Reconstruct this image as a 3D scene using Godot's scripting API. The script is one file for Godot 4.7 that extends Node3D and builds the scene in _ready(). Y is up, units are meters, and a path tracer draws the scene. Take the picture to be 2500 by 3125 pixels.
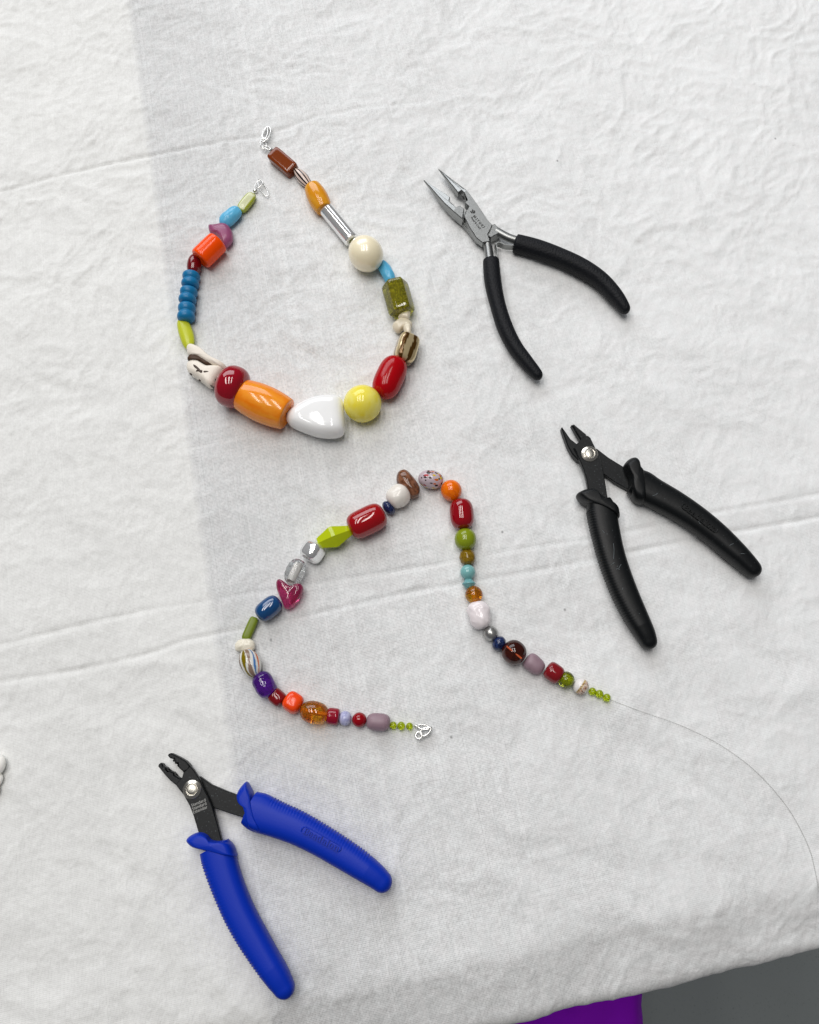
extends Node3D
# Bead-making tools and two bead strands on a white woven tablecloth, seen from above the table edge.
# Pixel pairs below are places on the 2500 x 3125 photograph; at() turns one into a point on the table.

const F := 2450.0
const TILT := 17.0
const CAM_H := 0.42

var org := Vector3.ZERO
var e_dir := Vector3.RIGHT
var n_dir := Vector3.FORWARD
var edge0 := Vector3.ZERO
var n_fold := FastNoiseLite.new()
var n_crum := FastNoiseLite.new()
var n_fine := FastNoiseLite.new()
var n_amp := FastNoiseLite.new()
var n_mix := FastNoiseLite.new()
var creases := []
var rng := RandomNumberGenerator.new()
var M := {}


# ---------------------------------------------------------------- geometry of the view
func ray(u: float, v: float) -> Vector3:
	var t := deg_to_rad(TILT)
	var x := (u - 1250.0) / F
	var y := (v - 1562.5) / F
	return Vector3(x, -cos(t) - y * sin(t), -sin(t) + y * cos(t))

func at(u: float, v: float, h := 0.0) -> Vector3:
	var d := ray(u, v)
	return Vector3(0, CAM_H, 0) + d * ((CAM_H - h) / -d.y)

func pxm(u: float, v: float) -> float:
	return CAM_H / -ray(u, v).y / F

func sd(p: Vector3) -> Vector2:
	return Vector2((p - edge0).dot(e_dir), (p - edge0).dot(n_dir))

func pts(text: String, ox := 0.0, oy := 0.0, k := 1.0) -> PackedVector2Array:
	var out := PackedVector2Array()
	for w in text.split(" ", false):
		var q := w.split(",")
		out.append(Vector2(ox + q[0].to_float() / k, oy + q[1].to_float() / k))
	return out


# ---------------------------------------------------------------- meshes
class Shape:
	var v := PackedVector3Array()
	var c := PackedColorArray()
	var idx := PackedInt32Array()

	func add(p: Vector3, col := Color.WHITE) -> int:
		v.append(p)
		c.append(col)
		return v.size() - 1

	func tri(a: int, b: int, d: int) -> void:
		idx.append(a); idx.append(b); idx.append(d)

	func quad(a: int, b: int, d: int, e: int) -> void:
		tri(a, b, d); tri(a, d, e)

	func grid(first: int, rows: int, cols: int, closed: bool) -> void:
		for i in rows - 1:
			for j in (cols if closed else cols - 1):
				var j2 := (j + 1) % cols
				quad(first + i * cols + j, first + i * cols + j2, first + (i + 1) * cols + j2, first + (i + 1) * cols + j)

	func mesh(flat: bool, off: Vector3) -> ArrayMesh:
		var vol := 0.0
		for t in range(0, idx.size(), 3):
			vol += (v[idx[t]] - v[0]).dot((v[idx[t + 1]] - v[0]).cross(v[idx[t + 2]] - v[0]))
		if vol > 0.0:
			for t in range(0, idx.size(), 3):
				var k := idx[t + 1]
				idx[t + 1] = idx[t + 2]
				idx[t + 2] = k
		var vv := PackedVector3Array()
		var cc := PackedColorArray()
		var nn := PackedVector3Array()
		var ii := PackedInt32Array()
		if flat:
			for t in range(0, idx.size(), 3):
				var a := v[idx[t]]
				var b := v[idx[t + 1]]
				var d := v[idx[t + 2]]
				var n := (d - a).cross(b - a).normalized()
				for k in 3:
					vv.append(v[idx[t + k]] - off)
					cc.append(c[idx[t + k]])
					nn.append(n)
					ii.append(t + k)
		else:
			nn.resize(v.size())
			for t in range(0, idx.size(), 3):
				var a := v[idx[t]]
				var n := (v[idx[t + 2]] - a).cross(v[idx[t + 1]] - a)
				for k in 3:
					nn[idx[t + k]] += n
			for k in v.size():
				nn[k] = nn[k].normalized() if nn[k].length_squared() > 0.0 else Vector3.UP
				vv.append(v[k] - off)
			cc = c
			ii = idx
		var arr := []
		arr.resize(Mesh.ARRAY_MAX)
		arr[Mesh.ARRAY_VERTEX] = vv
		arr[Mesh.ARRAY_NORMAL] = nn
		arr[Mesh.ARRAY_COLOR] = cc
		arr[Mesh.ARRAY_INDEX] = ii
		var m := ArrayMesh.new()
		m.add_surface_from_arrays(Mesh.PRIMITIVE_TRIANGLES, arr)
		return m


func smooth_line(p: Array, n: int) -> Array:
	# Catmull-Rom through points (any vector type), n steps over the whole run
	var out := []
	var last := p.size() - 1
	for i in n + 1:
		var f := float(i) / n * last
		var k := mini(int(f), last - 1)
		var t := f - k
		var a = p[maxi(k - 1, 0)]
		var b = p[k]
		var c = p[k + 1]
		var d = p[mini(k + 2, last)]
		out.append(0.5 * (2.0 * b + (c - a) * t + (2.0 * a - 5.0 * b + 4.0 * c - d) * t * t + (3.0 * b - a - 3.0 * c + d) * t * t * t))
	return out

func smooth_ring(p: PackedVector2Array, per: int) -> PackedVector2Array:
	var out := PackedVector2Array()
	var n := p.size()
	for i in n:
		for s in per:
			out.append(p[i].cubic_interpolate(p[(i + 1) % n], p[(i - 1 + n) % n], p[(i + 2) % n], float(s) / per))
	return out

func frame(dir: Vector3) -> Basis:
	var y := dir.normalized()
	var ref := Vector3.UP if absf(y.y) < 0.97 else Vector3.BACK
	var z := (ref - y * ref.dot(y)).normalized()
	return Basis(y.cross(z), y, z)

# A bead-like body along a -> b. o: n (fullness along), prof (Vector2(t, r) list), p (fullness across), sides, roll, flat, taper, amp, freq, seed, bend, col, N, K, facet
func loft(a: Vector3, b: Vector3, w: float, o := {}) -> ArrayMesh:
	var sh := Shape.new()
	var n: float = o.get("n", 2.0)
	var p: float = o.get("p", 2.0)
	var sides: int = o.get("sides", 0)
	var roll := deg_to_rad(o.get("roll", 0.0))
	var flat: float = o.get("flat", 1.0)
	var taper: float = o.get("taper", 0.0)
	var amp: float = o.get("amp", 0.0)
	var bend: float = o.get("bend", 0.0)
	var rows: int = o.get("N", 28)
	var cols: int = o.get("K", 40)
	var noise := FastNoiseLite.new()
	noise.seed = o.get("seed", 1)
	noise.noise_type = FastNoiseLite.TYPE_SIMPLEX_SMOOTH
	noise.frequency = o.get("freq", 1.0)
	noise.fractal_octaves = 2
	var bs := frame(b - a)
	var mid := (a + b) / 2.0
	var len := (b - a).length()
	var line := []
	if o.has("prof"):
		for q in o.prof:
			line.append(Vector2(q.x * 2.0 - 1.0, q.y))
	else:
		for i in rows + 1:
			var f := -cos(PI * i / rows)
			line.append(Vector2(f, pow(maxf(0.0, 1.0 - pow(absf(f), n)), 1.0 / n)))
	for q in line:
		for j in cols:
			var phi := TAU * j / cols
			var al := phi - roll
			var rr := pow(pow(absf(cos(al)), p) + pow(absf(sin(al)), p), -1.0 / p)
			if sides > 0:
				var seg := TAU / sides
				rr = cos(seg / 2.0) / cos(fposmod(al, seg) - seg / 2.0)
				rr = lerpf(1.0, rr, o.get("hard", 0.93))
			var r: float = q.y * rr * (1.0 + taper * q.x)
			var l := Vector3(r * cos(phi), q.x, r * sin(phi))
			if amp > 0.0:
				var g := 1.0 + amp * noise.get_noise_3dv(l * 1.3 + Vector3.ONE * 7.0)
				l = Vector3(l.x * g, l.y * (1.0 + amp * 0.4 * noise.get_noise_3dv(l + Vector3(31, 5, 9))), l.z * g)
			var col := Color.WHITE
			if o.has("col"):
				col = o.col.call(l, phi)
			sh.add(mid + bs * Vector3(l.x * w / 2.0 + bend * w * (1.0 - q.x * q.x), l.y * len / 2.0, l.z * w / 2.0 * flat), col)
	sh.grid(0, line.size(), cols, true)
	for cap in [0, line.size() - 1]:
		if line[cap].y > 0.001:
			var cc := sh.add(mid + bs * Vector3(0, line[cap].x * len / 2.0, 0), sh.c[cap * cols])
			for j in cols:
				if cap == 0:
					sh.tri(cap * cols + (j + 1) % cols, cap * cols + j, cc)
				else:
					sh.tri(cap * cols + j, cap * cols + (j + 1) % cols, cc)
	return sh.mesh(o.get("facet", false), org)

# A tube along 3-D points; radius may vary along it
func tube(path: Array, r: float, closed := false, cols := 10) -> ArrayMesh:
	var sh := Shape.new()
	var n := path.size()
	var last := Vector3.UP
	for i in n:
		var d: Vector3 = (path[(i + 1) % n] - path[(i - 1 + n) % n]) if closed else (path[mini(i + 1, n - 1)] - path[maxi(i - 1, 0)])
		d = d.normalized()
		var z := last - d * last.dot(d)
		if z.length() < 0.05:
			z = Vector3.RIGHT - d * d.x
		z = z.normalized()
		last = z
		var x := d.cross(z)
		for j in cols:
			var phi := TAU * j / cols
			sh.add(path[i] + (x * cos(phi) + z * sin(phi)) * r)
	sh.grid(0, n, cols, true)
	if closed:
		for j in cols:
			var j2 := (j + 1) % cols
			sh.quad((n - 1) * cols + j, (n - 1) * cols + j2, j2, j)
	return sh.mesh(false, org)

# A flat plate with a bevelled top edge from a traced outline
func plate(poly: PackedVector2Array, y0: float, y1: float, bev: float) -> ArrayMesh:
	var sh := Shape.new()
	_plate(sh, poly, y0, y1, bev)
	return sh.mesh(true, org)

# tip and root: traced points between which the plate thickens from thin (bottom, top heights at the tip) to y0..y1
func _plate(sh: Shape, poly: PackedVector2Array, y0: float, y1: float, bev: float, tip := Vector2.ZERO, root := Vector2.ZERO, thin := Vector2.ZERO) -> void:
	var w := PackedVector2Array()
	var lo := PackedFloat32Array()
	var hi := PackedFloat32Array()
	for q in poly:
		var f := 1.0
		if thin != Vector2.ZERO:
			f = clampf((q - tip).dot(root - tip) / (root - tip).length_squared(), 0.0, 1.0)
		hi.append(lerpf(thin.y, y1, f))
		lo.append(lerpf(thin.x, y0, f))
		var k := at(q.x, q.y, hi[-1])
		w.append(Vector2(k.x, k.z))
	if Geometry2D.is_polygon_clockwise(w):
		w.reverse()
		lo.reverse()
		hi.reverse()
	var n := w.size()
	var ins := PackedVector2Array()
	for i in n:
		var d1 := (w[i] - w[(i - 1 + n) % n]).normalized()
		var d2 := (w[(i + 1) % n] - w[i]).normalized()
		var m := (Vector2(-d1.y, d1.x) + Vector2(-d2.y, d2.x))
		var mm := m.normalized() * minf(2.0 / maxf(m.length(), 0.4), 2.5)
		ins.append(w[i] + mm * bev)
	var area := 0.0
	var area2 := 0.0
	for i in n:
		area += w[i].cross(w[(i + 1) % n])
		area2 += ins[i].cross(ins[(i + 1) % n])
	if absf(area2) > absf(area):
		for i in n:
			ins[i] = w[i] * 2.0 - ins[i]
	var f := sh.v.size()
	for i in n:
		sh.add(Vector3(w[i].x, lo[i], w[i].y))
	for i in n:
		sh.add(Vector3(w[i].x, hi[i] - bev, w[i].y))
	for i in n:
		sh.add(Vector3(ins[i].x, hi[i], ins[i].y))
	for i in n:
		var j := (i + 1) % n
		sh.quad(f + i, f + j, f + n + j, f + n + i)
		sh.quad(f + n + i, f + n + j, f + 2 * n + j, f + 2 * n + i)
	var t := Geometry2D.triangulate_polygon(ins)
	var t0 := Geometry2D.triangulate_polygon(w)
	# the caps turn the same way as the sides
	for k in range(0, t.size(), 3):
		var a := ins[t[k]]
		var turn := (ins[t[k + 1]] - a).cross(ins[t[k + 2]] - a)
		if turn > 0.0:
			sh.tri(f + 2 * n + t[k], f + 2 * n + t[k + 1], f + 2 * n + t[k + 2])
		else:
			sh.tri(f + 2 * n + t[k], f + 2 * n + t[k + 2], f + 2 * n + t[k + 1])
	for k in range(0, t0.size(), 3):
		var a := w[t0[k]]
		var turn := (w[t0[k + 1]] - a).cross(w[t0[k + 2]] - a)
		if turn > 0.0:
			sh.tri(f + t0[k], f + t0[k + 2], f + t0[k + 1])
		else:
			sh.tri(f + t0[k], f + t0[k + 1], f + t0[k + 2])

# A rounded body that fills a traced outline: hh high, yc its middle height, full = how boxy
func dome(poly: PackedVector2Array, yc: float, hh: float, full := 0.55, lean := Vector2.ZERO) -> ArrayMesh:
	var sh := Shape.new()
	var w := PackedVector3Array()
	var mid := Vector3.ZERO
	for q in smooth_ring(poly, 4):
		w.append(at(q.x, q.y, yc))
		mid += w[-1]
	mid /= w.size()
	var rows := 16
	for i in rows + 1:
		var phi := -PI / 2 + PI * i / rows
		var k := pow(maxf(cos(phi), 0.0), full)
		for q in w:
			var d := (q - mid) * k
			sh.add(mid + d + Vector3.UP * (hh * sin(phi) + d.x * lean.x + d.z * lean.y))
	sh.grid(0, rows + 1, w.size(), true)
	return sh.mesh(false, org)

# A grip: traced centreline with widths; ridge teeth along one side
func grip(text: String, ox: float, oy: float, k: float, o := {}) -> ArrayMesh:
	var raw := []
	var slim: float = o.get("slim", 1.0)
	for w in text.split(" ", false):
		var q := w.split(",")
		raw.append(Vector3(ox + q[0].to_float() / k, oy + q[1].to_float() / k, q[2].to_float() / k * slim))
	var rows: int = o.get("N", 70)
	var cols := 28
	var hz: float = o.get("hz", 0.0055)
	var p: float = o.get("p", 2.5)
	var tooth: float = o.get("tooth", 0.0)
	var side: float = o.get("side", 1.0)
	var line := smooth_line(raw, rows)
	var c := []
	for q in line:
		c.append(at(q.x, q.y, hz + 0.0004))
	var sh := Shape.new()
	var total := 0.0
	for i in rows:
		total += c[i].distance_to(c[i + 1])
	var run := 0.0
	for i in rows + 1:
		if i > 0:
			run += c[i].distance_to(c[i - 1])
		var d: Vector3 = (c[mini(i + 1, rows)] - c[maxi(i - 1, 0)]).normalized()
		var x := d.cross(Vector3.UP).normalized()
		var w: float = line[i].z * pxm(line[i].x, line[i].y) / 2.0
		var left := total - run
		var shrink := 1.0
		var er := w * 0.95
		if left < er:
			shrink = sqrt(maxf(0.0, 1.0 - pow(1.0 - left / er, 2.0)))
		if o.has("round_start") and run < o.round_start:
			shrink = 0.6 + 0.4 * sqrt(maxf(0.0, 1.0 - pow(1.0 - run / o.round_start, 2.0)))
		var hh := minf(hz, w * 1.1) * (0.55 + 0.45 * shrink) * (1.0 if shrink > 0.02 else 0.5) * pow(shrink, 0.35)
		for j in cols:
			var phi := TAU * j / cols
			var rr := pow(pow(absf(cos(phi)), p) + pow(absf(sin(phi)), p), -1.0 / p)
			var lx := rr * cos(phi) * w * shrink
			if tooth > 0.0 and run > o.t0 * total and run < o.t1 * total:
				var g := maxf(0.0, side * cos(phi))
				lx += side * tooth * (absf(fposmod(run / 0.00145, 1.0) * 2.0 - 1.0) - 0.5) * pow(g, 3.0)
			sh.add(c[i] + x * lx + Vector3.UP * (rr * sin(phi) * hh))
	sh.grid(0, rows + 1, cols, true)
	for cap in [0, rows]:
		var cc := sh.add(c[cap])
		for j in cols:
			if cap == 0:
				sh.tri((j + 1) % cols, j, cc)
			else:
				sh.tri(cap * cols + j, cap * cols + (j + 1) % cols, cc)
	return sh.mesh(false, org)

# A thin strip standing on edge along a traced line
func strip(line: PackedVector2Array, y0: float, y1: float, thick: float) -> ArrayMesh:
	var sh := Shape.new()
	var c := []
	for q in smooth_line(Array(line), 30):
		c.append(at(q.x, q.y, y1))
	for i in c.size():
		var d: Vector3 = (c[mini(i + 1, c.size() - 1)] - c[maxi(i - 1, 0)]).normalized()
		var x := d.cross(Vector3.UP).normalized() * thick / 2.0
		for g in [[-1, y0], [1, y0], [1, y1], [-1, y1]]:
			sh.add(Vector3(c[i].x, g[1], c[i].z) + x * g[0])
	sh.grid(0, c.size(), 4, true)
	return sh.mesh(true, org)


# ---------------------------------------------------------------- nodes
func numbered(parent: Node, called: String) -> String:
	if not parent.has_node(called):
		return called
	var k := 1
	while parent.has_node("%s_%03d" % [called, k]):
		k += 1
	return "%s_%03d" % [called, k]

func part(parent: Node, called: String, m: Mesh, mat: Material, label := "") -> MeshInstance3D:
	var o := MeshInstance3D.new()
	o.name = numbered(parent, called)
	o.mesh = m
	o.material_override = mat
	if label:
		o.set_meta("label", label)
	parent.add_child(o, true)
	return o

func thing(called: String, label: String, category: String, where: Vector3) -> Node3D:
	var o := Node3D.new()
	o.name = numbered(self, called)
	o.position = where
	o.set_meta("label", label)
	o.set_meta("category", category)
	add_child(o, true)
	org = where
	return o

func lettering(parent: Node, text: String, a: Vector2, b: Vector2, h: float, font: String, bold: int, mat: Material, thick := 0.00006, spread := 0) -> MeshInstance3D:
	var tm := TextMesh.new()
	var f := SystemFont.new()
	f.font_names = PackedStringArray([font])
	f.font_weight = bold
	if spread:
		var fv := FontVariation.new()
		fv.base_font = f
		fv.spacing_glyph = spread
		tm.font = fv
	else:
		tm.font = f
	tm.text = text
	tm.font_size = 48
	tm.pixel_size = 0.001
	tm.curve_step = 1.0
	var w := tm.get_aabb().size.x
	var p := at(a.x, a.y, h)
	var q := at(b.x, b.y, h)
	var k := p.distance_to(q) / maxf(w, 0.001)
	tm.depth = thick / k
	var o := part(parent, "lettering", tm, mat)
	var x := (q - p).normalized()
	var y := Vector3.UP.cross(x)
	o.transform = Transform3D(Basis(x * k, y * k, Vector3.UP * k), (p + q) / 2.0 - org)
	return o


# ---------------------------------------------------------------- materials
func mat(hex: String, rough: float, o := {}) -> StandardMaterial3D:
	var m := StandardMaterial3D.new()
	m.albedo_color = Color(hex)
	m.roughness = rough
	m.metallic = o.get("metal", 0.0)
	m.metallic_specular = o.get("spec", 0.5)
	if o.has("glass"):
		m.refraction_enabled = true
		m.refraction_scale = 0.05
		m.albedo_color.a = o.glass
	if o.get("vc", false):
		m.vertex_color_use_as_albedo = true
	if o.has("coat"):
		m.clearcoat_enabled = true
		m.clearcoat = o.coat
		m.clearcoat_roughness = 0.08
	if o.has("rim"):
		m.rim_enabled = true
		m.rim = o.rim
		m.rim_tint = 0.6
	if o.has("bump"):
		m.heightmap_enabled = true
		m.heightmap_texture = o.tex
		m.heightmap_scale = o.bump
		m.uv1_triplanar = true
		m.uv1_world_triplanar = true
		m.uv1_scale = Vector3.ONE * o.scale
	return m

func speck_tex(seed_: int, from: float, pale: Color) -> NoiseTexture2D:
	# plain surface with rare pale specks of dust and nicks
	var t := noise_tex(1024, 0.09, 2, seed_)
	t.noise.fractal_gain = 0.8
	var g := Gradient.new()
	g.offsets = PackedFloat32Array([0.0, 0.3, from, from + 0.06])
	g.colors = PackedColorArray([Color(0.75, 0.75, 0.75), Color(1, 1, 1), Color(1, 1, 1), pale])
	t.color_ramp = g
	return t

func noise_tex(size: int, freq: float, octaves: int, seed_: int, kind := FastNoiseLite.TYPE_SIMPLEX_SMOOTH) -> NoiseTexture2D:
	var t := NoiseTexture2D.new()
	t.width = size
	t.height = size
	t.seamless = true
	var n := FastNoiseLite.new()
	n.noise_type = kind
	n.seed = seed_
	n.frequency = freq
	n.fractal_octaves = octaves
	t.noise = n
	return t

func lin(hex: String) -> Color:
	return Color(hex).srgb_to_linear()


# ---------------------------------------------------------------- the cloth
func crease_d(k: Array, s: float) -> float:
	for i in k.size() - 1:
		if s <= k[i + 1].x or i == k.size() - 2:
			return lerpf(k[i].y, k[i + 1].y, (s - k[i].x) / (k[i + 1].x - k[i].x))
	return 0.0

func cloth_h(x: float, z: float, s: float, d: float) -> float:
	var amp := 0.6 + 0.55 * clampf((d - 0.25) / 0.2, 0.0, 1.0)
	var wx := x + 0.012 * n_amp.get_noise_2d(x * 600.0, z * 600.0)
	var wz := z + 0.012 * n_amp.get_noise_2d(x * 600.0 + 400.0, z * 600.0)
	var h := 0.0014 * n_fold.get_noise_2d(wx * 1000.0, wz * 1000.0)
	var al := wx * 0.87 + wz * 0.5
	var ac := wz * 0.87 - wx * 0.5
	h += 0.00115 * (0.6 + 0.5 * smoothstep(-0.1, 0.12, x)) * n_fold.get_noise_2d(al * 900.0 + 50.0, ac * 2600.0)
	var c := n_crum.get_noise_2d(wx * 1000.0, wz * 1000.0)
	h += amp * 0.0008 * c
	h += amp * 0.0002 * n_fine.get_noise_2d(wx * 1000.0, wz * 1000.0)
	for k in creases:
		var g: float = d - crease_d(k.line, s)
		if absf(g) < 0.02:
			var f: float = k.fade.call(s) * clampf(0.7 + 0.9 * n_mix.get_noise_2d(s * 700.0, k.deep * 9.0e5), 0.45, 1.25)
			h -= f * (k.deep * exp(-pow(g / k.wide, 2.0)) + 0.0002 * exp(-pow((g + 0.004) / 0.004, 2.0)) * -1.0)
	return h

func cloth_at(u: float, v: float) -> float:
	var p := at(u, v)
	var q := sd(p)
	return cloth_h(p.x, p.z, q.x, q.y)

func weave_tile() -> ImageTexture:
	var n := 1024
	var cols := 196
	var rows := 162
	var r := RandomNumberGenerator.new()
	r.seed = 11
	var cb := PackedFloat32Array()
	var rb := PackedFloat32Array()
	var ca := PackedFloat32Array()
	var ra := PackedFloat32Array()
	for i in cols:
		cb.append(r.randf_range(-0.010, 0.010)); ca.append(r.randf_range(0.75, 1.3))
	for i in rows:
		rb.append(r.randf_range(-0.010, 0.010)); ra.append(r.randf_range(0.85, 1.15))
	var cell := PackedFloat32Array()
	cell.resize(cols * rows)
	for i in cell.size():
		cell[i] = r.randf_range(0.35, 1.25)
	var gx := PackedFloat32Array()
	var ci := PackedInt32Array()
	for x in n:
		var f := float(x) / n * cols
		ci.append(int(f) % cols)
		gx.append(pow(sin(PI * (f - floorf(f))), 2.4))
	var data := PackedByteArray()
	data.resize(n * n)
	for y in n:
		var f := float(y) / n * rows
		var rj := int(f) % rows
		var gy := pow(sin(PI * (f - floorf(f))), 2.0)
		var base := 0.985 + rb[rj]
		var ry := ra[rj] * 0.30
		var at_ := rj * cols
		for x in n:
			var cx := ci[x]
			var hole := gx[x] * gy * cell[at_ + cx] * ca[cx] * ry
			data[y * n + x] = clampi(int(255.0 * (base + cb[cx] + 0.17 * (cell[at_ + cx] - 0.8) - hole)), 20, 255)
	return ImageTexture.create_from_image(Image.create_from_data(n, n, false, Image.FORMAT_L8, data))

func make_cloth() -> void:
	var s0 := -0.275
	var s1 := 0.405
	var d1 := 0.705
	var step := 0.00125
	# beyond the flat top the cloth first slopes gently over the rounded table edge, then falls
	var prof := []
	var pd := 0.0
	var py := 0.0
	var pr := 0.0
	while pr < 0.24:
		var th := 0.32 * smoothstep(0.0, 0.010, pr) + (PI / 2 - 0.32) * smoothstep(0.030, 0.046, pr)
		var st := 0.0011 if pr < 0.05 else 0.004
		pd += cos(th) * st
		py -= sin(th) * st
		pr += st
		prof.append([pd, py, th, pr])
	var reach: float = pd
	var cols := int((s1 - s0) / step) + 1
	var flat_rows := int((d1 - reach) / step) + 1
	var rows := flat_rows + prof.size()
	var v := PackedVector3Array()
	var uv := PackedVector2Array()
	var uv2 := PackedVector2Array()
	v.resize(rows * cols)
	uv.resize(rows * cols)
	uv2.resize(rows * cols)
	for i in rows:
		var d := 0.0
		var y := 0.0
		var out := Vector3.UP
		var run := 0.0
		if i < flat_rows:
			d = d1 - (d1 - reach) * i / (flat_rows - 1)
			run = d1 - d
		else:
			var q: Array = prof[i - flat_rows]
			d = reach - q[0]
			y = q[1]
			out = (Vector3.UP * cos(q[2]) - n_dir * sin(q[2]))
			run = d1 - reach + q[3]
		for j in cols:
			var s := s0 + step * j
			var p := edge0 + e_dir * s + n_dir * d + Vector3.UP * y
			var h := cloth_h(p.x, p.z + y * 0.7, s, d)
			if y < -0.02:
				h += (-y - 0.02) * 0.02 * sin(s * 55.0)
			v[i * cols + j] = p + out * h
			uv[i * cols + j] = Vector2((s - s0) / 0.78, run / 1.0)
			uv2[i * cols + j] = Vector2(s, run) / 0.13
	var nn := PackedVector3Array()
	nn.resize(rows * cols)
	var ii := PackedInt32Array()
	ii.resize((rows - 1) * (cols - 1) * 6)
	var k := 0
	for i in rows:
		var ia := maxi(i - 1, 0) * cols
		var ib := mini(i + 1, rows - 1) * cols
		for j in cols:
			nn[i * cols + j] = (v[ib + j] - v[ia + j]).cross(v[i * cols + mini(j + 1, cols - 1)] - v[i * cols + maxi(j - 1, 0)]).normalized()
			if i < rows - 1 and j < cols - 1:
				var q := i * cols + j
				ii[k] = q; ii[k + 1] = q + 1; ii[k + 2] = q + cols
				ii[k + 3] = q + 1; ii[k + 4] = q + cols + 1; ii[k + 5] = q + cols
				k += 6
	var arr := []
	arr.resize(Mesh.ARRAY_MAX)
	arr[Mesh.ARRAY_VERTEX] = v
	arr[Mesh.ARRAY_NORMAL] = nn
	arr[Mesh.ARRAY_TEX_UV] = uv
	arr[Mesh.ARRAY_TEX_UV2] = uv2
	arr[Mesh.ARRAY_INDEX] = ii
	var mesh := ArrayMesh.new()
	mesh.add_surface_from_arrays(Mesh.PRIMITIVE_TRIANGLES, arr)

	# colour: tone drops past a straight line, then slowly recovers; the weave is stronger there
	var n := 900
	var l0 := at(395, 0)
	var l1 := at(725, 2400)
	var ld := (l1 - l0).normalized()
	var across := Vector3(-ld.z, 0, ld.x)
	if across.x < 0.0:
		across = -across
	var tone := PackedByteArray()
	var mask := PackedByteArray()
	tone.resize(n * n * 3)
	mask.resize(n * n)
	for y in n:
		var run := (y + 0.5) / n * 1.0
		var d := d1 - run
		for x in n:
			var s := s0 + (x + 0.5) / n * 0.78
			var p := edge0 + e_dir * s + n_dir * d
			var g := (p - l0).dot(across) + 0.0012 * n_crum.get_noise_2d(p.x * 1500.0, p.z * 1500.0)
			var bare := smoothstep(-0.0035, 0.0035, g)  # which side of the line; sets the tone and the weave strength
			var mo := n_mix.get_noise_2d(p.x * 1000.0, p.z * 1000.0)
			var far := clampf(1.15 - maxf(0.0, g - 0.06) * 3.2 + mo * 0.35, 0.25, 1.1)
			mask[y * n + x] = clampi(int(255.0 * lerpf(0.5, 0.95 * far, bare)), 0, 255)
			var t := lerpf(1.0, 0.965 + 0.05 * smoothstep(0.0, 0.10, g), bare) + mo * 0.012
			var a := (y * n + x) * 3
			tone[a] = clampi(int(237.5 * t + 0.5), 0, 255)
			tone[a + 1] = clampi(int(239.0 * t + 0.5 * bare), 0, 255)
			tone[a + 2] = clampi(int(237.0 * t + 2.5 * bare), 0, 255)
	# specks of dark lint caught in the weave
	for q in pts("1700,494 1377,2249 829,1951 2367,427 1724,1860 1531,1626"):
		var w := sd(at(q.x, q.y))
		var a := (int((d1 - w.y) / 1.0 * n) * n + int((w.x - s0) / 0.78 * n)) * 3
		for c in 3:
			tone[a + c] = tone[a + c] * 0.6
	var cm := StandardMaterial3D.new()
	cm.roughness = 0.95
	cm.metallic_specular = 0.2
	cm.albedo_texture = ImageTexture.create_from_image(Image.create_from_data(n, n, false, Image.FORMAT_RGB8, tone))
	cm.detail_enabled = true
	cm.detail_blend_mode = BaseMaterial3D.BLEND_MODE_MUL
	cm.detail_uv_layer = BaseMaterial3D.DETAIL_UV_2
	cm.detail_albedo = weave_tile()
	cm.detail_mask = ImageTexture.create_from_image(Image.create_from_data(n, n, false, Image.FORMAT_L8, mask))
	cm.heightmap_enabled = true
	var ht := NoiseTexture2D.new()
	ht.width = 2048
	ht.height = 2048
	var hn := FastNoiseLite.new()
	hn.seed = 5
	hn.noise_type = FastNoiseLite.TYPE_SIMPLEX_SMOOTH
	hn.frequency = 0.045
	hn.fractal_octaves = 4
	hn.fractal_gain = 0.6
	hn.domain_warp_enabled = true
	hn.domain_warp_amplitude = 22.0
	hn.domain_warp_frequency = 0.012
	ht.noise = hn
	cm.heightmap_texture = ht
	cm.heightmap_scale = 0.042
	cm.rim_enabled = true
	cm.rim = 0.2
	org = Vector3.ZERO
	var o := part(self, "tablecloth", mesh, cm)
	o.set_meta("label", "white woven cotton tablecloth with fold creases under the beads and pliers")
	o.set_meta("category", "tablecloth")


# ---------------------------------------------------------------- beads
var wire_path := []

func bead(parent: Node, called: String, label: String, au: float, av: float, bu: float, bv: float, wpx: float, m: Material, o := {}) -> MeshInstance3D:
	var mu := (au + bu) / 2.0
	var mv := (av + bv) / 2.0
	var w := wpx * pxm(mu, mv)
	var h: float = cloth_at(mu, mv) + w * o.get("flat", 1.0) / 2.0 * o.get("rest", 0.97) + o.get("lift", 0.0)
	var a := at(au, av, h)
	var b := at(bu, bv, h)
	# pixel sizes were read on the cloth; the bead's middle is nearer to the lens
	var k := (CAM_H - h) / CAM_H
	w *= k
	wire_path.append((a + b) / 2.0)
	return part(parent, called, loft(a, b, w, o), m, label)

func ball(parent: Node, called: String, label: String, u: float, v: float, wpx: float, m: Material, du := 1.0, dv := 0.0, o := {}) -> MeshInstance3D:
	var d: Vector2 = Vector2(du, dv).normalized() * wpx / 2.0 * o.get("long", 1.0)
	return bead(parent, called, label, u - d.x, v - d.y, u + d.x, v + d.y, wpx, m, o)

func core(b: MeshInstance3D, hex: String, au: float, av: float, bu: float, bv: float, wpx: float, h: float, called := "thread_hole") -> void:
	var p := pxm(au, av)
	part(b, called, tube([at(au, av, h), at((au + bu) / 2, (av + bv) / 2, h), at(bu, bv, h)], wpx * p / 2.0), mat(hex, 0.3))

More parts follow.
